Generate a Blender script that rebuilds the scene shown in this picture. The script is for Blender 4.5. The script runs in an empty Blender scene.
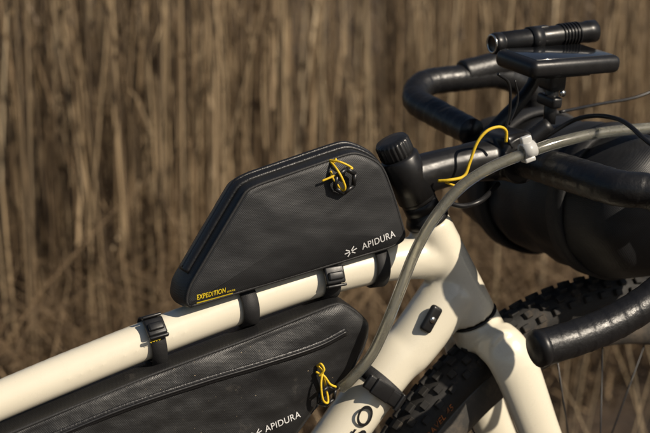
import bpy, bmesh, math, random
from mathutils import Vector, Matrix, noise
from mathutils.bvhtree import BVHTree
random.seed(7)
scene=bpy.context.scene
# ---------------- camera -----------------
LENS=75.0; FPX=650*LENS/36.0
PSI=math.radians(25); TH=math.radians(12)
F=Vector((math.sin(PSI)*math.cos(TH),math.cos(PSI)*math.cos(TH),-math.sin(TH)))
R=Vector((math.cos(PSI),-math.sin(PSI),0))
U=R.cross(F)
T=Vector((0,0,0.90)); D=1.354
C=T-F*D
def S(u,v,y=0.0):
    d=F+R*((u-325)/FPX)-U*((v-216.5)/FPX)
    t=(y-C.y)/d.y
    return C+d*t
cd=bpy.data.cameras.new("camera"); cam=bpy.data.objects.new("camera",cd); scene.collection.objects.link(cam)
cam.location=C
cam.rotation_euler=F.to_track_quat('-Z','Y').to_euler()
cd.lens=LENS; cd.sensor_width=36; cd.clip_end=2000; cd.clip_start=0.05
cd.dof.use_dof=True; cd.dof.focus_distance=(S(300,250,-0.03)-C).dot(F); cd.dof.aperture_fstop=5.6
scene.camera=cam
scene.view_settings.view_transform='Standard'; scene.view_settings.look='None'; scene.view_settings.exposure=0
# ---------------- light -----------------
sv=(R*0.68+U*0.50-F*0.54).normalized()
sun=bpy.data.lights.new("sun",'SUN'); sun.energy=5.0; sun.angle=math.radians(0.5); sun.color=(1,0.88,0.72)
so=bpy.data.objects.new("sun",sun); scene.collection.objects.link(so); so.rotation_euler=sv.to_track_quat('Z','Y').to_euler(); so.location=sv*20
w=bpy.data.worlds.new("World"); scene.world=w; w.use_nodes=True
nt=w.node_tree; sk=nt.nodes.new('ShaderNodeTexSky'); sk.sky_type='NISHITA'; sk.sun_disc=False
sk.sun_elevation=math.asin(sv.z); sk.sun_rotation=math.atan2(sv.x,sv.y)
nt.links.new(sk.outputs[0],nt.nodes['Background'].inputs[0]); nt.nodes['Background'].inputs[1].default_value=0.05
# ---------------- materials -----------------
def mat(name,col,rough=0.5,metal=0,coat=0,spec=0.5,trans=0,bump=None,var=None,dust=None,island=None,weave=None,sheen=0,wst=0.3):
    m=bpy.data.materials.new(name); m.use_nodes=True; n=m.node_tree.nodes; l=m.node_tree.links
    b=n['Principled BSDF']; b.inputs['Base Color'].default_value=(*col,1); b.inputs['Roughness'].default_value=rough
    b.inputs['Metallic'].default_value=metal; b.inputs['Coat Weight'].default_value=coat; b.inputs['Coat Roughness'].default_value=0.08
    b.inputs['Specular IOR Level'].default_value=spec; b.inputs['Transmission Weight'].default_value=trans
    b.inputs['Sheen Weight'].default_value=sheen
    tc=n.new('ShaderNodeTexCoord'); cur=None
    if var:
        t=n.new('ShaderNodeTexNoise'); t.inputs['Scale'].default_value=var[0]; t.inputs['Detail'].default_value=8; l.new(tc.outputs['Object'],t.inputs['Vector'])
        r=n.new('ShaderNodeMapRange'); r.inputs[1].default_value=var[2]; r.inputs[2].default_value=var[3]; l.new(t.outputs[0],r.inputs[0])
        mx=n.new('ShaderNodeMixRGB'); mx.inputs[1].default_value=(*col,1); mx.inputs[2].default_value=(*var[1],1); l.new(r.outputs[0],mx.inputs[0]); cur=mx.outputs[0]
    if island:
        g=n.new('ShaderNodeNewGeometry'); cr=n.new('ShaderNodeValToRGB'); e=cr.color_ramp.elements
        e[0].color=(*island[0],1); e[1].color=(*island[-1],1)
        for i,c in enumerate(island[1:-1]):
            x=e.new((i+1)/(len(island)-1)); x.color=(*c,1)
        l.new(g.outputs['Random Per Island'],cr.inputs[0]); cur=cr.outputs[0]
    if dust:
        t=n.new('ShaderNodeTexNoise'); t.inputs['Scale'].default_value=dust[0]; t.inputs['Detail'].default_value=12; t.inputs['Roughness'].default_value=0.75; l.new(tc.outputs['Object'],t.inputs['Vector'])
        r=n.new('ShaderNodeMapRange'); r.inputs[1].default_value=dust[1]; r.inputs[2].default_value=dust[1]+0.12; r.inputs[4].default_value=0.7; l.new(t.outputs[0],r.inputs[0])
        mx=n.new('ShaderNodeMixRGB'); mx.inputs[1].default_value=(*col,1); mx.inputs[2].default_value=(*dust[2],1); l.new(r.outputs[0],mx.inputs[0])
        if cur: l.new(cur,mx.inputs[1])
        cur=mx.outputs[0]
        rr=n.new('ShaderNodeMapRange'); rr.inputs[1].default_value=0.3; rr.inputs[2].default_value=0.7; rr.inputs[3].default_value=max(0.05,rough-0.07); rr.inputs[4].default_value=rough+0.14; l.new(t.outputs[0],rr.inputs[0]); l.new(rr.outputs[0],b.inputs['Roughness'])
    if cur: l.new(cur,b.inputs['Base Color'])
    nrm=None
    if weave:
        w1=n.new('ShaderNodeTexWave'); w1.bands_direction='X'; w1.inputs['Scale'].default_value=weave
        w2=n.new('ShaderNodeTexWave'); w2.bands_direction='Z'; w2.inputs['Scale'].default_value=weave
        mp=n.new('ShaderNodeMapping'); mp.inputs['Rotation'].default_value=(0,math.radians(38),0); l.new(tc.outputs['Object'],mp.inputs['Vector'])
        for q in (w1,w2): l.new(mp.outputs[0],q.inputs['Vector'])
        a=n.new('ShaderNodeMath'); a.operation='MULTIPLY'; l.new(w1.outputs['Fac'],a.inputs[0]); l.new(w2.outputs['Fac'],a.inputs[1])
        bp=n.new('ShaderNodeBump'); bp.inputs['Strength'].default_value=wst; bp.inputs['Distance'].default_value=0.0004; l.new(a.outputs[0],bp.inputs['Height']); nrm=bp.outputs[0]
    if bump:
        t=n.new('ShaderNodeTexNoise'); t.inputs['Scale'].default_value=bump[0]; t.inputs['Detail'].default_value=6; l.new(tc.outputs['Object'],t.inputs['Vector'])
        bp=n.new('ShaderNodeBump'); bp.inputs['Strength'].default_value=bump[1]; bp.inputs['Distance'].default_value=bump[2]; l.new(t.outputs[0],bp.inputs['Height'])
        if nrm: l.new(nrm,bp.inputs['Normal'])
        nrm=bp.outputs[0]
    if nrm: l.new(nrm,b.inputs['Normal'])
    return m
M_cream=mat("cream_paint",(0.80,0.75,0.61),0.27,coat=0.7,var=(6,(0.75,0.69,0.55),0.4,0.7),dust=(60,0.69,(0.5,0.42,0.3)))
M_fab=mat("black_laminate_fabric",(0.009,0.0095,0.011),0.48,bump=(24,0.3,0.0025),weave=200,wst=0.3,dust=(22,0.68,(0.035,0.032,0.03)),var=(9,(0.015,0.0155,0.017),0.4,0.65))
M_fab2=mat("dusty_laminate_fabric",(0.009,0.009,0.010),0.44,bump=(22,0.5,0.005),weave=200,wst=0.3,dust=(40,0.60,(0.05,0.045,0.04)),var=(9,(0.015,0.015,0.015),0.4,0.65))
M_zip=mat("zipper_tape",(0.012,0.012,0.013),0.35,bump=(500,0.5,0.001))
M_web=mat("webbing",(0.013,0.013,0.014),0.6,weave=260,bump=(200,0.4,0.001),dust=(60,0.66,(0.08,0.07,0.055)))
M_plas=mat("black_plastic",(0.011,0.011,0.012),0.34,bump=(300,0.15,0.0005),dust=(50,0.66,(0.05,0.045,0.035)))
M_tape=mat("bar_tape",(0.010,0.010,0.011),0.34,bump=(300,0.4,0.001),dust=(40,0.68,(0.05,0.04,0.035)))
M_metal=mat("anodised_black",(0.013,0.013,0.014),0.32,metal=0.2,bump=(200,0.1,0.0004),dust=(60,0.68,(0.06,0.05,0.04)))
M_silver=mat("silver_metal",(0.6,0.6,0.58),0.25,metal=1,bump=(200,0.05,0.0004))
M_glass=mat("screen_glass",(0.02,0.022,0.026),0.15,coat=1,bump=(20,0.02,0.001))
M_rub=mat("tyre_rubber",(0.014,0.013,0.012),0.72,bump=(150,0.4,0.001),dust=(25,0.55,(0.085,0.065,0.045)))
M_rim=mat("rim_carbon",(0.06,0.058,0.055),0.45,dust=(18,0.45,(0.16,0.13,0.10)))
M_yel=mat("yellow_cord",(0.75,0.5,0.02),0.6,bump=(900,0.5,0.0006))
M_yel2=mat("yellow_print",(0.8,0.62,0.03),0.5,var=(200,(0.7,0.5,0.02),0.4,0.6))
M_wht=mat("white_print",(0.7,0.7,0.7),0.5,var=(300,(0.5,0.5,0.5),0.5,0.7))
M_org=mat("orange_print",(0.42,0.13,0.03),0.7,var=(160,(0.12,0.05,0.02),0.4,0.6))
M_clip=mat("clear_clip",(0.7,0.7,0.68),0.3,trans=0.3,bump=(100,0.2,0.001))
M_hose=mat("hose_tpu",(0.93,0.93,0.88),0.10,trans=0.96,bump=(60,0.12,0.001))
M_hosei=mat("hose_bore",(0.62,0.60,0.50),0.25,trans=0.65,var=(45,(0.42,0.40,0.31),0.35,0.65))
M_reed=mat("reed_stalks",(0.3,0.2,0.1),0.7,island=[(0.045,0.028,0.014),(0.14,0.092,0.048),(0.23,0.158,0.086),(0.44,0.33,0.20),(0.08,0.052,0.027)])
M_pale=mat("pale_reed_stalks",(0.5,0.38,0.22),0.6,island=[(0.36,0.27,0.16),(0.56,0.45,0.30),(0.46,0.35,0.22)])
M_grass=mat("dead_grass",(0.25,0.16,0.08),0.8,island=[(0.035,0.021,0.010),(0.10,0.063,0.032),(0.16,0.105,0.055),(0.30,0.21,0.12),(0.06,0.038,0.019)])
M_soil=mat("ground_soil",(0.032,0.02,0.012),0.95,var=(3,(0.07,0.046,0.026),0.4,0.65),bump=(12,1.0,0.05))
# ---------------- mesh helpers -----------------
def obj(name,verts,faces,m,parent=None,smooth=True):
    me=bpy.data.meshes.new(name); me.from_pydata([tuple(v) for v in verts],[],faces); me.update()
    if m: me.materials.append(m)
    if smooth:
        for p in me.polygons: p.use_smooth=True
    o=bpy.data.objects.new(name,me); scene.collection.objects.link(o)
    if parent: o.parent=parent
    return o
def empty(name):
    o=bpy.data.objects.new(name,None); scene.collection.objects.link(o); o.empty_display_size=0.05; return o
def cat(pts,sub):
    if len(pts)<3: 
        return [pts[0].lerp(pts[-1],i/sub) for i in range(sub+1)]
    P=[pts[0]*2-pts[1]]+list(pts)+[pts[-1]*2-pts[-2]]; out=[]
    for i in range(1,len(P)-2):
        a,b,c,d=P[i-1:i+3]
        for k in range(sub):
            t=k/sub
            out.append(0.5*((2*b)+(c-a)*t+(2*a-5*b+4*c-d)*t*t+(3*b-a-3*c+d)*t**3))
    out.append(P[-2]); return out
def lerpr(r,sub,n):
    if not isinstance(r,(list,tuple)): return [r]*n
    rr=[]
    for i in range(len(r)-1):
        for k in range(sub): rr.append(r[i]+(r[i+1]-r[i])*(k/sub))
    rr.append(r[-1]); return rr[:n]
def sweepmesh(pts,r,seg=20,sub=8,ratio=1.0,ref=None,wrap=None,closed_end=True):
    P=cat([Vector(p) for p in pts],sub); n=len(P)
    rr=lerpr(r,sub,n)
    if len(rr)<n: rr+= [rr[-1]]*(n-len(rr))
    V=[];Fc=[]; s=0; prev=None
    for i in range(n):
        t=(P[min(i+1,n-1)]-P[max(i-1,0)]).normalized()
        if ref is not None: a=(ref-t*ref.dot(t)).normalized()
        else:
            if prev is None:
                q=Vector((0,0,1)) if abs(t.z)<0.9 else Vector((1,0,0)); a=(q-t*q.dot(t)).normalized()
            else: a=(prev-t*prev.dot(t)).normalized()
            prev=a
        b=t.cross(a)
        if i: s+=(P[i]-P[i-1]).length
        for k in range(seg):
            an=2*math.pi*k/seg; rad=rr[i]
            if wrap:
                ph=((s/wrap)+k/seg)%1.0; rad*=1.0+0.035*ph
            V.append(P[i]+a*(math.cos(an)*rad*ratio)+b*(math.sin(an)*rad))
    for i in range(n-1):
        for k in range(seg):
            k2=(k+1)%seg; Fc.append((i*seg+k,i*seg+k2,(i+1)*seg+k2,(i+1)*seg+k))
    if closed_end:
        Fc.append(tuple(range(seg-1,-1,-1))); Fc.append(tuple(range((n-1)*seg,n*seg)))
    return V,Fc
def sweep(name,pts,r,m,parent=None,**k):
    V,Fc=sweepmesh(pts,r,**k); return obj(name,V,Fc,m,parent)
def join(lst):
    V=[];Fc=[]
    for v,f in lst:
        o=len(V); V+=list(v); Fc+=[tuple(i+o for i in q) for q in f]
    return V,Fc
def revolve(center,axis,prof,seg=48,closed=False,up=None):
    axis=axis.normalized(); q=up if up else (Vector((0,0,1)) if abs(axis.z)<0.9 else Vector((1,0,0)))
    a=(q-axis*q.dot(axis)).normalized(); b=axis.cross(a); V=[];Fc=[]; n=len(prof)
    for k in range(seg):
        an=2*math.pi*k/seg; d=a*math.cos(an)+b*math.sin(an)
        for (r,h) in prof: V.append(center+d*r+axis*h)
    for k in range(seg):
        k2=(k+1)%seg
        for i in range(n if closed else n-1):
            i2=(i+1)%n; Fc.append((k*n+i,k2*n+i,k2*n+i2,k*n+i2))
    return V,Fc
def rbox(center,ax,ay,az,sx,sy,sz,bev=0.2,seg=3):
    bm=bmesh.new(); bmesh.ops.create_cube(bm,size=1)
    for v in bm.verts: v.co=Vector((v.co.x*sx,v.co.y*sy,v.co.z*sz))
    bmesh.ops.bevel(bm,geom=bm.edges[:],offset=min(sx,sy,sz)*bev,segments=seg,affect='EDGES',profile=0.5)
    bm.verts.ensure_lookup_table(); 
    V=[center+ax*v.co.x+ay*v.co.y+az*v.co.z for v in bm.verts]; Fc=[tuple(v.index for v in f.verts) for f in bm.faces]; bm.free(); return V,Fc
def fuse(name,parts,m,parent,vox=0.0022,smooth=8):
    V,Fc=join(parts); o=obj(name,V,Fc,m,parent)
    md=o.modifiers.new("r",'REMESH'); md.mode='VOXEL'; md.voxel_size=vox; md.use_smooth_shade=True
    ms=o.modifiers.new("s",'SMOOTH'); ms.iterations=smooth; ms.factor=0.5
    return o
X=Vector((1,0,0));Y=Vector((0,1,0));Z=Vector((0,0,1))
AL=math.radians(4)
WF=Vector((math.cos(AL),math.sin(AL),0)); WN=Vector((-math.sin(AL),math.cos(AL),0))
# ---------------- bicycle -----------------
bike=empty("gravel_bicycle")
wc=S(592,580,0.012); WRAD=0.376
GZ=wc.z-WRAD
hb=S(471,314,0); ht=S(428,221,0); sa=(ht-hb).normalized()
bb=Vector((wc.x-0.62,0,GZ+0.28)); rw=Vector((wc.x-1.04,0,GZ+WRAD))
tt=[S(-30,413),S(60,375),S(170,331),S(300,284.5),S(385,262),S(440,256)]
ttd=(tt[0]-tt[2]).normalized()
seat=tt[0]+ttd*((tt[0].x-(bb.x-0.13))/abs(ttd.x) if tt[0].x>bb.x-0.13 else 0.05)
parts=[sweepmesh([seat]+tt,[0.0185,0.0185,0.019,0.0190,0.0185,0.021,0.024],ratio=0.95,ref=Y),
       sweepmesh([hb-sa*0.002,(hb+ht)/2,ht],[0.0275,0.025,0.0225],sub=10,seg=32),
       sweepmesh([S(452,290),S(411,345),S(361,405),bb],[0.031,0.0285,0.027,0.025],ratio=0.95,ref=Y),
       sweepmesh([seat+(seat-bb)*0.08,bb],[0.0165,0.018],sub=12),
       sweepmesh([bb-Y*0.04,bb+Y*0.04],[0.024,0.024],sub=4)]
for s in (-1,1):
    parts.append(sweepmesh([bb+Y*s*0.03,bb.lerp(rw,0.35)+Y*s*0.045,rw+Y*s*0.065],[0.012,0.010,0.008]))
    parts.append(sweepmesh([seat+Y*s*0.012-Z*0.03,seat.lerp(rw,0.3)+Y*s*0.04,rw+Y*s*0.065],[0.009,0.009,0.008]))
frame=fuse("frame",parts,M_cream,bike,vox=0.003,smooth=10)
# fork
cr=hb-sa*0.010
fparts=[sweepmesh([hb-sa*0.004,cr-sa*0.02],[0.0275,0.029],sub=6,seg=32),
        sweepmesh([cr-sa*0.022-WN*0.042,cr-sa*0.016,cr-sa*0.022+WN*0.042],[0.020,0.024,0.020],sub=6,seg=24)]
for s in (-1,1):
    fparts.append(sweepmesh([cr-sa*0.012+WN*s*0.022,cr-sa*0.045+WN*s*0.045, (cr-sa*0.05).lerp(wc,0.4)+WN*s*0.052-X*0.010,wc+WN*s*0.056],[0.025,0.0265,0.0225,0.011],ratio=0.60,ref=Y))
fork=fuse("fork",fparts,M_cream,bike,vox=0.0025,smooth=10)
V,Fc=revolve(hb-sa*0.003,sa,[(0.022,-0.0007),(0.0279,-0.0007),(0.0279,0.0007),(0.022,0.0007)],closed=True); obj("lower_headset_ring",V,Fc,M_plas,bike)
V,Fc=join([revolve(ht,sa,[(0.0,0.0),(0.0225,0.0),(0.0235,0.003),(0.021,0.008),(0.0185,0.010),(0.0185,0.0135),(0.0178,0.014),(0.0178,0.0145),(0.0185,0.015),(0.0185,0.024),(0.0178,0.0245),(0.0178,0.025),(0.0185,0.0255),(0.0185,0.035),(0.0,0.035)])]); obj("headset_and_spacers",V,Fc,M_metal,bike)
captop=S(396,147,0.0)
L=(captop-ht).dot(sa)
st=ht+sa*(L-0.036)
V,Fc=revolve(ht,sa,[(0,0.03),(0.0205,0.03),(0.0205,L-0.012),(0.0180,L-0.009),(0.0,L-0.009)]); obj("steerer_clamp",V,Fc,M_metal,bike)
prof=[(0,L-0.010),(0.017,L-0.010),(0.0182,L-0.006),(0.0182,L+0.006),(0.0165,L+0.009),(0.008,L+0.0095),(0,L+0.0095)]
V,Fc=revolve(ht,sa,prof,seg=96)
n=len(prof); V2=[]
for i,v in enumerate(V):
    k=i//n; j=i%n
    if j in(2,3) and (k//2)%2: 
        ax=ht+sa*((v-ht).dot(sa)); v=ax+(v-ax)*0.94
    V2.append(v)
obj("stem_top_cap",V2,Fc,M_plas,bike)
clamp=S(508,157,0.008)
sd=(clamp-st).normalized()
fuse("stem",[sweepmesh([st,st.lerp(clamp,0.5)+Z*0.003,clamp],[0.022,0.020,0.025],ratio=0.9,ref=Y),sweepmesh([clamp-WN*0.026,clamp+WN*0.026],[0.0255,0.0255],sub=4,seg=32),rbox(clamp+Z*0.020-sd*0.004,sd,WN,sd.cross(WN),0.040,0.046,0.018,bev=0.3)],M_metal,bike,vox=0.0015,smooth=6)
for s in(-1,1):
    for q in (-1,1):
        V,Fc=revolve(clamp+WN*s*0.016+sd*0.025+sa*q*0.014,sd,[(0,-0.006),(0.0045,-0.006),(0.0045,0.003),(0.003,0.004),(0,0.004)],seg=16); obj("faceplate_bolt",V,Fc,M_silver,bike)
# handlebar
near=[clamp-WN*0.033,clamp-WN*0.08-Z*0.001,clamp-WN*0.13-Z*0.003,clamp-WN*0.170-Z*0.006+WF*0.006,clamp-WN*0.195-Z*0.010+WF*0.030,S(684,226,-0.212),S(684,262,-0.216),S(660,292,-0.216),S(618,320,-0.216),S(578,337,-0.216),S(540,348,-0.216)]
far=[clamp+WN*0.033,S(472,132,0.07),S(438,114,0.14),S(416,100,0.19),S(424,84,0.215),S(462,78,0.22),S(500,76,0.225),S(530,92,0.23),S(533,125,0.23),S(505,152,0.23),S(455,168,0.225)]
sweep("handlebar_core",[clamp-WN*0.06,clamp+WN*0.06],0.0158,M_metal,bike,sub=4,seg=28)
sweep("bar_tape_left",near,[0.0165,0.0178,0.0178,0.0175]+[0.0165]*7,M_tape,bike,sub=26,seg=32,wrap=0.018)
sweep("bar_tape_right",far[1:],[0.0150,0.0160]+[0.0158]*8,M_tape,bike,sub=26,seg=32,wrap=0.018)
for e,d in ((near[-1],(near[-1]-near[-2]).normalized()),(far[-1],(far[-1]-far[-2]).normalized())):
    V,Fc=revolve(e,d,[(0.0,-0.004),(0.0168,-0.004),(0.0176,0.0),(0.0172,0.004),(0.012,0.007),(0,0.0075)],seg=32); obj("bar_end_plug",V,Fc,M_plas,bike)
def hood(p,s):
    f=WF
    fuse("brake_hood",[sweepmesh([p-f*0.02+Z*0.004,p+f*0.03+Z*0.012,p+f*0.07+Z*0.022,p+f*0.095+Z*0.048],[0.018,0.018,0.0175,0.013],ratio=0.9,ref=Y)],M_tape,bike,vox=0.002,smooth=4)
    sweep("brake_lever",[p+f*0.085+Z*0.02,p+f*0.105-Z*0.02,p+f*0.10-Z*0.07,p+f*0.09-Z*0.11],[0.009,0.008,0.007,0.006],M_metal,bike,ratio=1.3,ref=Y)
hood(near[4]+WF*0.02,-1); hood(far[5]+WF*0.02,1)
# wheels
def wheel(name,c,ax,fw):
    rt=0.0235; Rr=WRAD-rt-0.003
    prof=[(Rr+rt*math.cos(a)*1.0,rt*math.sin(a)) for a in [2*math.pi*i/20 for i in range(20)]]
    V,Fc=revolve(c,ax,prof,seg=160,closed=True)
    up=Vector((0,0,1)); a0=(up-ax*up.dot(ax)).normalized(); b0=ax.cross(a0)
    kn=[]
    N=104
    for i in range(N):
        for j,ph in enumerate((-66,-40,-15,15,40,66)):
            an=2*math.pi*(i+(0.5 if j%2 else 0))/N; p=math.radians(ph)
            rad=a0*math.cos(an)+b0*math.sin(an); tg=-a0*math.sin(an)+b0*math.cos(an)
            nn=rad*math.cos(p)+ax*math.sin(p); ct=c+rad*Rr+nn*(rt+0.0012); bi=tg.cross(nn)
            v,f=rbox(ct,tg,bi,nn,0.0105 if j in(2,3) else 0.009,0.0075,0.0056,bev=0.12,seg=1); kn.append((v,f))
    Vk,Fk=join(kn)
    obj(name+"_tyre",V,Fc,M_rub,bike); obj(name+"_tread_knobs",Vk,Fk,M_rub,bike,smooth=False)
    q=Rr-0.016
    pr=[(q,-0.0145),(q-0.004,-0.0155),(q-0.026,-0.0135),(q-0.040,-0.008),(q-0.044,0),(q-0.040,0.008),(q-0.026,0.0135),(q-0.004,0.0155),(q,0.0145),(q-0.006,0)]
    V,Fc=revolve(c,ax,pr,seg=128,closed=True); obj(name+"_rim",V,Fc,M_rim,bike)
    V,Fc=revolve(c,ax,[(0,-0.05),(0.012,-0.05),(0.012,-0.034),(0.026,-0.033),(0.026,-0.029),(0.014,-0.026),(0.014,0.026),(0.026,0.029),(0.026,0.033),(0.012,0.034),(0.012,0.05),(0,0.05)],seg=32); obj(name+"_hub",V,Fc,M_metal,bike)
    V,Fc=revolve(c-ax*0.036,ax,[(0.06,-0.001),(0.08,-0.001),(0.08,0.001),(0.06,0.001)],seg=64,closed=True); obj(name+"_brake_rotor",V,Fc,M_silver,bike)
    sp=[]
    for i in range(28):
        an=2*math.pi*i/28; s=1 if i%2 else -1; an2=an+(0.9 if (i//2)%2 else -0.9)
        p0=c+(a0*math.cos(an2)+b0*math.sin(an2))*0.024+ax*s*0.031; p1=c+(a0*math.cos(an)+b0*math.sin(an))*(q-0.04)
        sp.append(sweepmesh([p0,p1],0.001,seg=6,sub=1))
    V,Fc=join(sp); obj(name+"_spokes",V,Fc,M_metal,bike)
    return Rr,rt
Rr,rt=wheel("front_wheel",wc,WN,WF); wheel("rear_wheel",rw,Y,X)
def mesh_text(s,shear=0,offset=0.008):
    cu=bpy.data.curves.new("c",'FONT'); cu.body=s; cu.size=1; cu.shear=shear; cu.space_character=1.08; cu.offset=offset
    t=bpy.data.objects.new("t",cu); scene.collection.objects.link(t)
    dg=bpy.context.evaluated_depsgraph_get(); me=bpy.data.meshes.new_from_object(t.evaluated_get(dg))
    bpy.data.objects.remove(t); me.materials.clear(); return me
me=mesh_text("GRAVEL 45",0.2)
xs=[v.co.x for v in me.vertices]; x0=min(xs); k=0.05/(max(xs)-x0)
d=S(428,418,-0.01)-wc; a0=Z; b0=WN.cross(a0); th0=math.atan2(d.dot(b0),d.dot(a0))
for v in me.vertices:
    rr_=Rr-0.008+v.co.y*k*1.2; th=th0+(((v.co.x-x0)*k)-0.025)/Rr
    h=-math.sqrt(max(1e-9,rt**2-(rr_-Rr)**2))-0.0007
    v.co=wc+(a0*math.cos(th)+b0*math.sin(th))*rr_+WN*h
me.materials.append(M_org); o=bpy.data.objects.new("tyre_lettering",me); scene.collection.objects.link(o); o.parent=bike
# saddle & post & crank
stop=seat+(seat-bb)*0.08; sdir=(seat-bb).normalized()
sweep("seatpost",[stop-sdir*0.02,stop+sdir*0.14],0.0136,M_metal,bike,sub=4)
sc=stop+sdir*0.16-X*0.09
fuse("saddle",[sweepmesh([sc-X*0.13,sc-X*0.09,sc-X*0.03,sc+X*0.04,sc+X*0.10],[0.014,0.016,0.014,0.011,0.009],ratio=3.4,ref=Y)],M_plas,bike,vox=0.004,smooth=4)
V,Fc=revolve(bb-Y*0.05,Y,[(0.06,-0.002),(0.088,-0.002),(0.088,0.002),(0.06,0.002)],seg=48,closed=True); obj("chainring",V,Fc,M_metal,bike)
sweep("crank_arm",[bb-Y*0.065,bb-Y*0.07+Vector((0.09,0,-0.05)),bb-Y*0.075+Vector((0.15,0,-0.08))],[0.016,0.012,0.012],M_metal,bike)
# cable port
pc=S(431,319,-0.0265)
dd=(S(437,309,-0.0265)-S(426,329,-0.0265)).normalized()
V,Fc=rbox(pc,dd,Y,dd.cross(Y),0.030,0.008,0.014,bev=0.48,seg=4); obj("cable_port_cover",V,Fc,M_plas,bike)
V,Fc=revolve(pc-Y*0.004,Y,[(0,-0.001),(0.0035,-0.001),(0.0035,0.001)],seg=16); obj("cable_port_bolt",V,Fc,M_silver,bike)

# --------------- puffy bags ---------------
def outline_round(pts,it=3,n=260):
    P=[Vector((p.x,p.z)) for p in pts]
    Q=[]
    for i in range(len(P)):
        a,b,c=P[i-1],P[i],P[(i+1)%len(P)]
        r=min(0.012,(a-b).length*0.4,(c-b).length*0.4)
        Q.append(b+(a-b).normalized()*r); Q.append(b+(a-b).normalized()*r*0.2+(c-b).normalized()*r*0.2); Q.append(b+(c-b).normalized()*r)
    for _ in range(2):
        N=[]
        for i in range(len(Q)):
            a,b=Q[i],Q[(i+1)%len(Q)]; N.append(a.lerp(b,0.2)); N.append(a.lerp(b,0.8))
        Q=N
    Ls=[(Q[(i+1)%len(Q)]-Q[i]).length for i in range(len(Q))]; tot=sum(Ls); out=[]; i=0; acc=0
    for k in range(n):
        s=tot*k/n
        while acc+Ls[i]<s: acc+=Ls[i]; i+=1
        out.append(Q[i].lerp(Q[(i+1)%len(Q)],(s-acc)/max(Ls[i],1e-9)))
    return out
def puffy(name,pts,yn,yf,m,parent,r=0.007,bulge=0.006,amp=0.0012,fr=18,seed=0.0):
    O=outline_round(pts); n=len(O); c=sum(O,Vector((0,0)))/n
    area=sum(O[i].x*O[(i+1)%n].y-O[(i+1)%n].x*O[i].y for i in range(n))
    sg=1 if area>0 else -1
    Nn=[]
    for i in range(n):
        t=(O[(i+2)%n]-O[i-2]).normalized(); Nn.append(Vector((t.y,-t.x))*sg)
    rings=[]
    K=30
    for k in range(K):
        s=0.04+0.96*k/(K-1)
        rings.append(([c+((O[i]-Nn[i]*r)-c)*s for i in range(n)],yn-bulge*(1-s**2.5),1.0))
    for k in range(1,6):
        a=math.pi/2*k/5
        rings.append(([O[i]-Nn[i]*r*(1-math.sin(a)) for i in range(n)],yn+r*(1-math.cos(a)),0.7))
    for k in range(1,6):
        t=k/6; rings.append(([O[i]+Nn[i]*0.002*math.sin(math.pi*t) for i in range(n)],yn+r+(yf-yn-2*r)*t,0.5))
    for k in range(5,-1,-1):
        a=math.pi/2*k/5
        rings.append(([O[i]-Nn[i]*r*(1-math.sin(a)) for i in range(n)],yf-r*(1-math.cos(a)),0.7))
    for k in range(K-2,-1,-1):
        s=0.04+0.96*k/(K-1)
        rings.append(([c+((O[i]-Nn[i]*r)-c)*s for i in range(n)],yf+bulge*(1-s**2.5),1.0))
    def dsp(p,wt):
        s=Vector((p.x*fr+seed,p.y*fr*0.7,p.z*fr*1.6))
        nz=noise.noise(s)+0.5*noise.noise(s*2.3)+0.2*noise.noise(s*5)
        nz2=noise.noise(s+Vector((9,3,1)))
        return p+Vector((nz2*amp*0.5,nz*amp*wt,nz2*amp*0.5))
    V=[]
    for P,y,wt in rings:
        for q in P: V.append(dsp(Vector((q.x,y,q.y)),wt))
    Fc=[]
    for j in range(len(rings)-1):
        for i in range(n):
            i2=(i+1)%n; Fc.append((j*n+i,j*n+i2,(j+1)*n+i2,(j+1)*n+i))
    ca=len(V); V.append(dsp(Vector((c.x,yn-bulge,c.y)),1)); V.append(dsp(Vector((c.x,yf+bulge,c.y)),1)); b0=(len(rings)-1)*n
    for i in range(n):
        Fc.append((ca,(i+1)%n,i)); Fc.append((ca+1,b0+i,b0+(i+1)%n))
    o=obj(name,V,Fc,m,parent)
    bm=bmesh.new(); bm.from_mesh(o.data); bmesh.ops.recalc_face_normals(bm,faces=bm.faces); bm.to_mesh(o.data); bm.free()
    return o,O,Nn
def bvh_of(o):
    return BVHTree.FromPolygons([v.co.copy() for v in o.data.vertices],[tuple(p.vertices) for p in o.data.polygons])
def drape(bv,p,off=0.0007):
    h=bv.ray_cast(Vector((p.x,-0.4,p.z)),Vector((0,1,0)))
    if h[0] is None: return p
    return Vector((p.x,h[0].y-off,p.z))
def text(name,s,a,b,m,parent,bv,shear=0.0,stretch=1.0,off=0.0007,offset=0.008):
    me=mesh_text(s,shear,offset)
    xs=[v.co.x for v in me.vertices]; x0=min(xs); wd=max(xs)-x0
    L=(b-a).length; dx=(b-a).normalized(); dz=Vector((-dx.z,0,dx.x)); k=L/wd
    for v in me.vertices:
        p=a+dx*((v.co.x-x0)*k)+dz*(v.co.y*k*stretch)
        v.co=drape(bv,p,off) if bv else p
    me.materials.append(m)
    o=bpy.data.objects.new(name,me); scene.collection.objects.link(o); o.parent=parent; return o
def cord(name,pts,r,parent,m=None):
    return sweep(name,pts,r,m or M_yel,parent,sub=8,seg=10)
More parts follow.
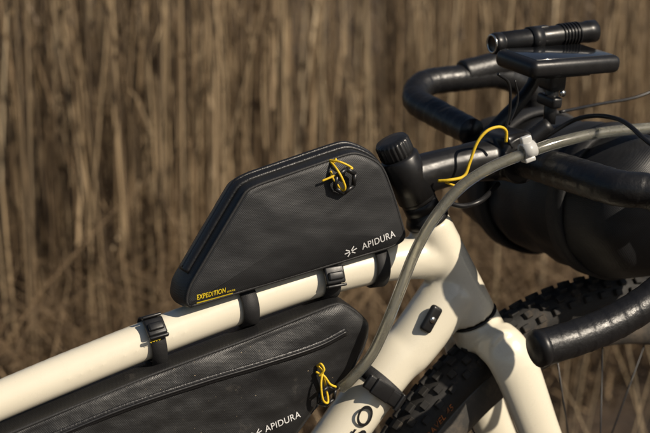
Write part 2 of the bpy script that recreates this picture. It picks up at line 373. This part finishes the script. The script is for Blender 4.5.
# ---- top tube bag
tb=empty("top_tube_bag")
YN=-0.026
tpts=[S(185,311,YN),S(187,290,YN),S(246,190,YN),S(258,184,YN),S(356,150,YN),S(384,163,YN),S(396,195,YN),S(409,240,YN),S(392,249,YN)]
body,O,Nn=puffy("bag_body",tpts,YN,0.026,M_fab,tb,bulge=0.004,amp=0.0015,fr=13,seed=3)
bv=bvh_of(body)
n=len(O)
pip=[Vector((O[i].x,YN+0.0028,O[i].y)) -Vector((Nn[i].x,0,Nn[i].y))*0.0016 for i in range(0,n,4)]; pip.append(pip[0])
sweep("seam_piping",pip,0.0016,M_web,tb,sub=2,seg=8)
zi=[i for i in range(n) if Nn[i].y>0.15 and O[i].y>tpts[1].z+0.01]
zi.sort(key=lambda i:O[i].x)
zp=[Vector((O[i].x,0.0,O[i].y))+Vector((Nn[i].x,0,Nn[i].y))*0.0022 for i in zi[::3]]
sweep("zip_tape",zp,0.0035,M_zip,tb,sub=2,seg=10,ratio=3.2,ref=Y)
sweep("zip_coil",[p+Z*0.0032 for p in zp],0.0022,M_zip,tb,sub=2,seg=8,ratio=1.3,ref=Y)
text("logo_lettering","APIDURA",S(362,249.5,YN),S(395,236,YN),M_wht,tb,bv,stretch=1.15)
def emblem(a,parent,bvh,m,k=1.0,ang=20):
    ca,sa_=math.cos(math.radians(ang)),math.sin(math.radians(ang)); Vv=[];Ff=[]
    def bar(x0,z0,x1,z1,wd):
        d=Vector((x1-x0,z1-z0)).normalized(); q=Vector((-d.y,d.x))*wd/2; o=len(Vv)
        for (x,z) in ((x0+q.x,z0+q.y),(x1+q.x,z1+q.y),(x1-q.x,z1-q.y),(x0-q.x,z0-q.y)):
            x*=k;z*=k
            Vv.append(drape(bvh,a+Vector((x*ca-z*sa_,0,x*sa_+z*ca))*0.001,0.0008))
        Ff.append((o,o+3,o+2,o+1))
    for s in(-1,1):
        bar(0.9*s,0.6,4.7*s,3.8,1.1); bar(1.2*s,-0.3,7*s,0.2,1.1); bar(0.9*s,-1.2,4.4*s,-4.1,1.1)
    return obj("logo_emblem",Vv,Ff,m,parent,smooth=False)
emblem(S(350,251,YN),tb,bv,M_wht,1.0,20)
text("model_lettering","EXPEDITION",S(197,300,YN),S(226,292,YN),M_yel2,tb,bv,stretch=1.45,shear=0.2,offset=0.02)
text("model_lettering","SERIES",S(227,292.5,YN),S(235,290.3,YN),M_yel2,tb,bv,stretch=0.8)
def stripe(name,a,b,h,m,parent,bvh):
    V=[];Fc=[];N=12;dz=Vector((0,0,1))*h
    for i in range(N+1):
        p=a.lerp(b,i/N); V+= [drape(bvh,p),drape(bvh,p+dz)]
    for i in range(N): Fc.append((2*i,2*i+2,2*i+3,2*i+1))
    return obj(name,V,Fc,m,parent)
stripe("yellow_rule",S(197,304,YN),S(233,294,YN),0.0013,M_yel2,tb,bv)
def hexring(name,c,dx,dz,r,parent):
    P=[c+dx*math.cos(math.radians(60*i+15))*r+dz*math.sin(math.radians(60*i+15))*r for i in range(7)]
    V,Fc=join([sweepmesh([P[i],P[i+1]],r*0.2,seg=10,sub=1) for i in range(6)]); return obj(name,V,Fc,M_plas,parent)
yz=YN-0.010
hexring("zip_pull_ring",S(345,181,yz),(X*0.95+Z*0.3).normalized(),(Z*0.95-X*0.2-Y*0.15).normalized(),0.012,tb)
cord("zip_pull_cord",[S(322,163,-0.012),S(328,160,-0.02),S(338,171,yz-0.003),S(345,186,yz-0.004),S(342,190,yz),S(333,178,yz),S(330,168,-0.02)],0.0012,tb)
cord("zip_pull_cord",[S(319,160,0.0),S(326,165,-0.02),S(336,160,-0.026),S(328,154,-0.006),S(324,158,-0.01)],0.0012,tb)
cord("zip_pull_cord",[S(326,160,-0.02),S(340,162,-0.034),S(352,168,-0.036),S(347,170,-0.036),S(334,176,-0.036),S(322,181,-0.034)],0.0011,tb)
def tubept(u):
    P=cat(tt,20); best=min(P,key=lambda p:abs((p-C).dot(R)/((p-C).dot(F))*FPX+325-u)); i=P.index(best)
    return best,(P[min(i+1,len(P)-1)]-P[max(i-1,0)]).normalized()
def band(name,u,width,parent,tilt=0.0,rad=0.0208,buckle=None,long=0.0):
    c,t=tubept(u); up=Y.cross(t)*-1
    if up.z<0: up=-up
    t2=(t+up*tilt).normalized(); up2=(up-t2*up.dot(t2)).normalized()
    V=[];Fc=[];seg=40
    th=0.0016
    for k in range(seg):
        an=2*math.pi*k/seg; d=up2*(math.cos(an)*(1.0+ (long if math.cos(an)<0 else 0)))+Y*math.sin(an)*0.98
        for (r,h) in ((rad,-width/2),(rad+th,-width/2+0.0006),(rad+th,width/2-0.0006),(rad,width/2)):
            V.append(c+d*r+t2*h)
    for k in range(seg):
        k2=(k+1)%seg
        for i in range(4): 
            i2=(i+1)%4; Fc.append((k*4+i,k2*4+i,k2*4+i2,k*4+i2))
    o=obj(name,V,Fc,M_web,parent)
    bm=bmesh.new(); bm.from_mesh(o.data); bmesh.ops.recalc_face_normals(bm,faces=bm.faces); bm.to_mesh(o.data); bm.free()
    if buckle is not None:
        an=math.radians(buckle); d=(up2*math.cos(an)-Y*math.sin(an)).normalized(); tg=(up2*math.sin(an)+Y*math.cos(an)).normalized()
        bc=c+d*(rad+0.0035)
        ps=[rbox(bc,t2,tg,d,width*1.25,0.018,0.006,bev=0.35,seg=3),rbox(bc+d*0.004-tg*0.001,t2,tg,d,width*0.95,0.008,0.004,bev=0.4),
            rbox(bc-tg*0.011+d*0.001,t2,tg,d,width*1.25,0.003,0.005,bev=0.4),
            rbox(bc+tg*0.011+d*0.001,t2,tg,d,width*1.25,0.003,0.005,bev=0.4)]
        V,Fc=join(ps); obj("strap_buckle",V,Fc,M_plas,parent)
    return c,t2,up2
band("strap",243,0.017,tb,tilt=-0.12,rad=0.0207)
band("strap",325,0.017,tb,tilt=-0.1,rad=0.0207,buckle=72)
band("strap",374,0.015,tb,tilt=-0.1,rad=0.0222)
# ---- frame bag
fb=empty("frame_bag")
YF=-0.028
fpts=[S(-60,462,YF),S(60,412,YF),S(150,375,YF),S(250,338,YF),S(343,300,YF),S(372,324,YF),S(366,350,YF),S(345,386,YF),S(322,402,YF),S(280,460,YF),S(215,545,YF),S(-60,600,YF)]
fbody,O2,N2=puffy("bag_body",fpts,YF,0.026,M_fab2,fb,bulge=0.007,amp=0.0034,fr=13,seed=11)
bvf=bvh_of(fbody); n=len(O2)
pip=[Vector((O2[i].x,YF+0.003,O2[i].y)) -Vector((N2[i].x,0,N2[i].y))*0.0016 for i in range(0,n,4)]; pip.append(pip[0])
sweep("seam_piping",pip,0.0017,M_web,fb,sub=2,seg=8)
zl=[drape(bvf,S(u,v,YF),0.0008) for u,v in [(-40,474),(40,441),(120,408),(200,381),(262,362),(315,345),(345,330)]]
V,Fc=sweepmesh(zl,0.0045,sub=8,seg=10,ratio=0.25,ref=Y); obj("zip_tape",V,Fc,M_zip,fb)
sweep("zip_coil",[p-Y*0.001 for p in zl],0.0015,M_plas,fb,sub=8,seg=8)
text("logo_lettering","APIDURA",S(264,431,YF),S(300,416,YF),M_wht,fb,bvf,stretch=1.1)
emblem(S(254,432,YF),fb,bvf,M_wht,0.95,20)
yz=YF-0.011
hexring("zip_pull_ring",S(327,396,yz),(X*0.9+Z*0.3).normalized(),(Z*0.95-X*0.2-Y*0.15).normalized(),0.010,fb)
cord("zip_pull_cord",[S(318,366,YF-0.006),S(322,372,yz),S(321,385,yz-0.004),S(323,400,yz-0.004),S(328,402,yz),S(326,388,yz+0.002),S(322,372,yz)],0.0012,fb)
cord("zip_pull_cord",[S(316,372,YF-0.008),S(324,376,yz-0.002),S(330,384,yz-0.003),S(336,387,yz-0.003)],0.0012,fb)
cord("zip_pull_cord",[S(317,366,YF-0.006),S(321,364,yz),S(324,370,yz-0.003),S(319,376,yz)],0.0012,fb)
band("strap",152,0.0155,fb,tilt=-0.1,rad=0.0208,buckle=48,long=0.25)
text("strap_lettering","VVVV",S(150,343.5,-0.0245),S(161,340,-0.0245),M_yel2,fb,None,stretch=0.5)
a=S(362,377,-0.021); b=S(400,403,-0.021); d=(b-a).normalized(); q=d.cross(Y).normalized()
V,Fc=join([rbox((a+b)/2-Y*0.007,d,Y,q,0.052,0.006,0.016,bev=0.35),rbox((a+b)/2-Y*0.011-d*0.006,d,Y,q,0.024,0.005,0.018,bev=0.35),rbox((a+b)/2-Y*0.010+d*0.020,d,Y,q,0.004,0.006,0.020,bev=0.35)]); obj("strap_buckle",V,Fc,M_plas,fb)
ax=(S(361,405)-S(411,345)).normalized(); c0=S(379,384)
V,Fc=revolve(c0,ax,[(0.0278,-0.008),(0.0300,-0.0075),(0.0300,0.0075),(0.0278,0.008)],closed=True,seg=48); obj("strap",V,Fc,M_web,fb)
text("down_tube_lettering","SO",S(364,442,-0.0275),S(375,407,-0.0275),M_plas,bike,None,stretch=0.8)
# grit caught on the frame bag only
V=[];Fc=[]
for i in range(70):
    p0=S(random.uniform(60,345),random.uniform(345,433),YF)
    h=bvf.ray_cast(Vector((p0.x,-0.4,p0.z)),Vector((0,1,0)))
    if h[0] is None or h[0].y>-0.024: continue
    p=h[0]; s=random.choice((0.0002,0.0003,0.0003,0.0005)); v,f=rbox(p,X,Y,Z,s*random.uniform(1,2.5),s*0.6,s,bev=0.2,seg=1); o=len(V); V+=v; Fc+=[tuple(k+o for k in q) for q in f]
obj("grit",V,Fc,M_pale,fb,smooth=False)

# ---------------- handlebar bag ----------------
hbag=empty("handlebar_bag")
hc=clamp+WF*0.125-Z*0.055+WN*0.040
HL=0.155
prof=[(0.0,-HL),(0.03,-HL),(0.060,-HL+0.008),(0.072,-HL+0.02),(0.078,-HL+0.05)]+[(0.080+0.002*math.sin(i*1.7),-0.09+i*0.015) for i in range(13)]+[(0.078,HL-0.05),(0.072,HL-0.02),(0.060,HL-0.008),(0.03,HL),(0,HL)]
V,Fc=revolve(hc,WN,prof,seg=72)
V=[v+(v-hc).normalized()*(0.006*noise.noise(v*18)+0.003*noise.noise(v*45)) for v in V]
obj("roll_body",V,Fc,M_fab,hbag)
for h in(-0.07,0.07):
    V,Fc=revolve(hc+WN*h,WN,[(0.081,-0.0125),(0.0865,-0.012),(0.0865,0.012),(0.081,0.0125)],closed=True,seg=64); obj("roll_strap",V,Fc,M_web,hbag)

# ---------------- hose ----------------
hose=empty("hydration_hose")
hp=[S(700,124,-0.06),S(650,128,-0.062),S(600,133,-0.064),S(560,142,-0.066),S(527,153,-0.066),S(490,168,-0.062),S(460,188,-0.056),S(435,217,-0.052),S(416,250,-0.050),S(403,282,-0.052),S(389,318,-0.054),S(372,354,-0.05),S(352,378,-0.042),S(341,388,-0.034)]
sweep("hose_tube",hp,0.0058,M_hose,hose,sub=12,seg=28)
sweep("hose_bore",hp,0.0033,M_hosei,hose,sub=12,seg=20)
k=S(528,150,-0.066); t=(hp[5]-hp[3]).normalized(); u2=(Z-t*Z.dot(t)).normalized(); s2=t.cross(u2)
V,Fc=join([revolve(k,t,[(0.0062,-0.007),(0.0085,-0.007),(0.0085,0.007),(0.0062,0.007)],closed=True,seg=32),rbox(k+u2*0.010,t,s2,u2,0.012,0.006,0.010,bev=0.3),rbox(k-u2*0.009+t*0.002,t,s2,u2,0.012,0.012,0.005,bev=0.3)]); obj("hose_clip",V,Fc,M_clip,hose)

# ---------------- computer / light ----------------
comp=empty("bike_computer")
cc=S(558,61,0.0); ca=(WF+Z*0.01).normalized(); cb=(WN+Z*0.13).normalized(); cb=(cb-ca*cb.dot(ca)).normalized(); cn=ca.cross(cb).normalized()
if cn.z<0: cn=-cn
V,Fc=rbox(cc,ca,cb,cn,0.118,0.070,0.019,bev=0.40,seg=5); obj("case",V,Fc,M_plas,comp)
V,Fc=rbox(cc+cn*0.0095,ca,cb,cn,0.102,0.056,0.0012,bev=0.3,seg=2); obj("screen",V,Fc,M_glass,comp)
V,Fc=rbox(cc-cn*0.0105,ca,cb,cn,0.060,0.040,0.006,bev=0.3,seg=2); obj("rear_plate",V,Fc,M_plas,comp)
mb=S(549,124,-0.004)
V,Fc=join([rbox(cc.lerp(mb,0.30)-ca*0.004,ca,cb,cn,0.022,0.024,0.020,bev=0.2),sweepmesh([cc-ca*0.004-cn*0.01,mb],[0.008,0.0065],sub=4),
  rbox(cc.lerp(mb,0.62)-ca*0.004,ca,cb,cn,0.013,0.030,0.012,bev=0.25),sweepmesh([mb,mb.lerp(clamp,0.6),clamp],[0.0085,0.009,0.010],sub=6)]); obj("out_front_mount",V,Fc,M_plas,comp)
V,Fc=revolve(cc.lerp(mb,0.45)-cb*0.016-ca*0.002,-cb,[(0,0),(0.0035,0),(0.0035,0.003),(0,0.0035)],seg=16); obj("mount_bolt",V,Fc,M_silver,comp)
cord("tether",[S(498,74,-0.03),S(509,84,-0.025),S(510,110,-0.02),S(506,132,-0.018),S(512,148,-0.018)],0.0016,comp,M_plas)
cord("tether",[S(515,80,-0.02),S(518,100,-0.02),S(509,125,-0.018)],0.001,comp,M_plas)
lamp=empty("bike_light")
l0=S(492,44,0.045); l1=S(594,31,0.045); la=(l1-l0).normalized(); LL=(l1-l0).length
V,Fc=revolve(l0,la,[(0,0.001),(0.0085,0.001),(0.0095,0.0),(0.0112,0.001),(0.0118,0.004),(0.0118,0.010),(0.0108,0.011),(0.0108,0.013),(0.0118,0.014),(0.0115,LL*0.55),(0.0115,LL*0.9),(0.0124,LL*0.92),(0.0124,LL),(0.011,LL+0.001),(0,LL-0.002)],seg=40); obj("light_body",V,Fc,M_metal,lamp)
V,Fc=revolve(l0,la,[(0.0080,-0.0005),(0.0102,-0.001),(0.0108,0.0005),(0.0085,0.0012)],closed=True,seg=40); obj("rear_ring",V,Fc,M_silver,lamp)
for i in range(6):
    V,Fc=revolve(l0+la*(LL*0.66+i*0.0042),la,[(0.0112,-0.0009),(0.0130,-0.0007),(0.0130,0.0007),(0.0112,0.0009)],closed=True,seg=40); obj("cooling_fin",V,Fc,M_plas,lamp)
V,Fc=join([rbox(l0+la*LL*0.45+Z*0.011,la,WN,Z,0.020,0.010,0.004,bev=0.4)]); obj("switch",V,Fc,M_plas,lamp)
V,Fc=join([revolve(l0+la*LL*0.4,la,[(0.0116,-0.007),(0.0135,-0.007),(0.0135,0.007),(0.0116,0.007)],closed=True,seg=32),sweepmesh([l0+la*LL*0.4-Z*0.012,l0+la*LL*0.4-Z*0.05,clamp+WN*0.04+Z*0.015],[0.007,0.007,0.009],sub=5)]); obj("light_bracket",V,Fc,M_plas,lamp)
cord("yellow_cable",[S(438,181,-0.022),S(450,180,-0.03),S(464,176,-0.03),S(470,162,-0.03),S(477,143,-0.032),S(487,131,-0.034),S(499,127,-0.034),S(506,131,-0.032),S(506,142,-0.030)],0.0016,bike)
cord("yellow_cable",[S(445,182,-0.024),S(456,186,-0.03),S(468,186,-0.03),S(476,180,-0.02)],0.0013,bike)
cord("brake_hose",[S(498,184,0.0),S(482,200,-0.03),S(464,206,-0.03),S(446,203,-0.02),S(436,205,0.0)],0.0028,bike,M_plas)
cord("brake_hose",[near[4]+WF*0.10+Z*0.02,S(662,150,-0.15),S(620,120,-0.09),S(580,118,-0.03),S(540,140,0.0)],0.0025,bike,M_plas)
cord("shift_cable",[S(560,112,0.03),S(600,104,0.05),S(640,96,0.06),S(690,74,0.06)],0.0018,bike,M_plas)

# ---------------- terrain and reeds ----------------
N=60; V=[];Fc=[]
for j in range(N+1):
    for i in range(N+1):
        def g(t): s=(t/N*2-1); return math.copysign(abs(s)**3,s)*600+ (t/N*2-1)*20
        x=g(i);y=g(j); z=GZ-0.004
        dd_=max(0,y-1.2)
        z+= (noise.noise(Vector((x*0.7,y*0.7,0)))*0.10)*min(1,dd_)
        V.append((x,y,z))
for j in range(N):
    for i in range(N):
        a=j*(N+1)+i; Fc.append((a,a+1,a+N+2,a+N+1))
obj("ground",V,Fc,M_soil)
def blade(V,Fc,p,lean,h,w,curve,seg=4,tri=True):
    a=random.uniform(0,6.28); o=len(V); k=3 if tri else 2
    for i in range(seg+1):
        t=i/seg; c=p+Vector((lean.x*t*h+curve.x*t*t*h,lean.y*t*h+curve.y*t*t*h,h*t*(1-0.25*curve.length*t)))
        r=w*(1-0.6*t) if tri else w*(1-t*0.9)
        for q in range(k):
            an=a+q*2*math.pi/k
            V.append(c+Vector((math.cos(an)*r,math.sin(an)*r,0)))
    for i in range(seg):
        if tri:
            for q in range(3): Fc.append((o+i*3+q,o+i*3+(q+1)%3,o+(i+1)*3+(q+1)%3,o+(i+1)*3+q))
        else: Fc.append((o+i*2,o+i*2+1,o+i*2+3,o+i*2+2))
def place(y0,y1,bias=1.3,mx=0.9):
    y=y0+(y1-y0)*random.random()**bias
    c=(y-C.y)*math.tan(PSI)+C.x; wd=mx+0.36*(y-C.y)
    return Vector((c+random.uniform(-wd,wd),y,GZ-0.02))
V=[];Fc=[]
for i in range(6500):
    p=place(1.7,8); 
    clump=noise.noise(Vector((p.x*1.3,p.y*0.5,4)))+0.5*noise.noise(Vector((p.x*4.5,p.y*1.5,2)))
    if clump<0.06 and random.random()<0.94: continue
    s=0.035 if random.random()<0.88 else 0.16
    blade(V,Fc,p,Vector((random.gauss(0,s),random.gauss(0,s))),random.uniform(1.2,2.5),random.uniform(0.0022,0.0052),Vector((random.gauss(0,.04),random.gauss(0,.04))),seg=3)
for i in range(3000):
    p=place(1.7,7); p.z=GZ+random.uniform(0.2,1.3)
    l=random.uniform(0.12,0.35)
    blade(V,Fc,p,Vector((random.gauss(0,.3),random.gauss(0,.3))),l,random.uniform(0.002,0.005),Vector((random.gauss(0,.5),random.gauss(0,.5))),seg=3,tri=False)
obj("dry_reeds",V,Fc,M_reed)
V=[];Fc=[]
for i in range(85):
    p=place(1.3,4.2,1.1,0.4)
    blade(V,Fc,p,Vector((random.gauss(0,.05),random.gauss(0,.04))),random.uniform(1.2,2.3),random.uniform(0.0026,0.0060),Vector((random.gauss(0.02,.04),random.gauss(0,.03))),seg=5)
for i in range(26):   # a few stems behind the front wheel
    p=Vector((random.uniform(0.35,1.3),random.uniform(0.45,1.2),GZ-0.01))
    blade(V,Fc,p,Vector((random.gauss(0,.12),random.gauss(0,.1))),random.uniform(0.35,0.62),random.uniform(0.0012,0.0022),Vector((random.gauss(0.0,.15),random.gauss(0,.1))),seg=5)
obj("pale_reeds",V,Fc,M_pale)
V=[];Fc=[]
for i in range(15000):
    p=place(1.3,8,1.7); hh=noise.noise(Vector((p.x*1.3,p.y*1.3,9)))
    p.z=GZ+random.uniform(-0.02,0.18+0.45*max(0,hh))
    h=random.uniform(0.18,0.55)
    blade(V,Fc,p,Vector((random.gauss(0,.5),random.gauss(0,.5))),h,random.uniform(0.0015,0.004),Vector((random.gauss(0,.8),random.gauss(0,.8))),seg=3,tri=False)
obj("dead_grass",V,Fc,M_grass)
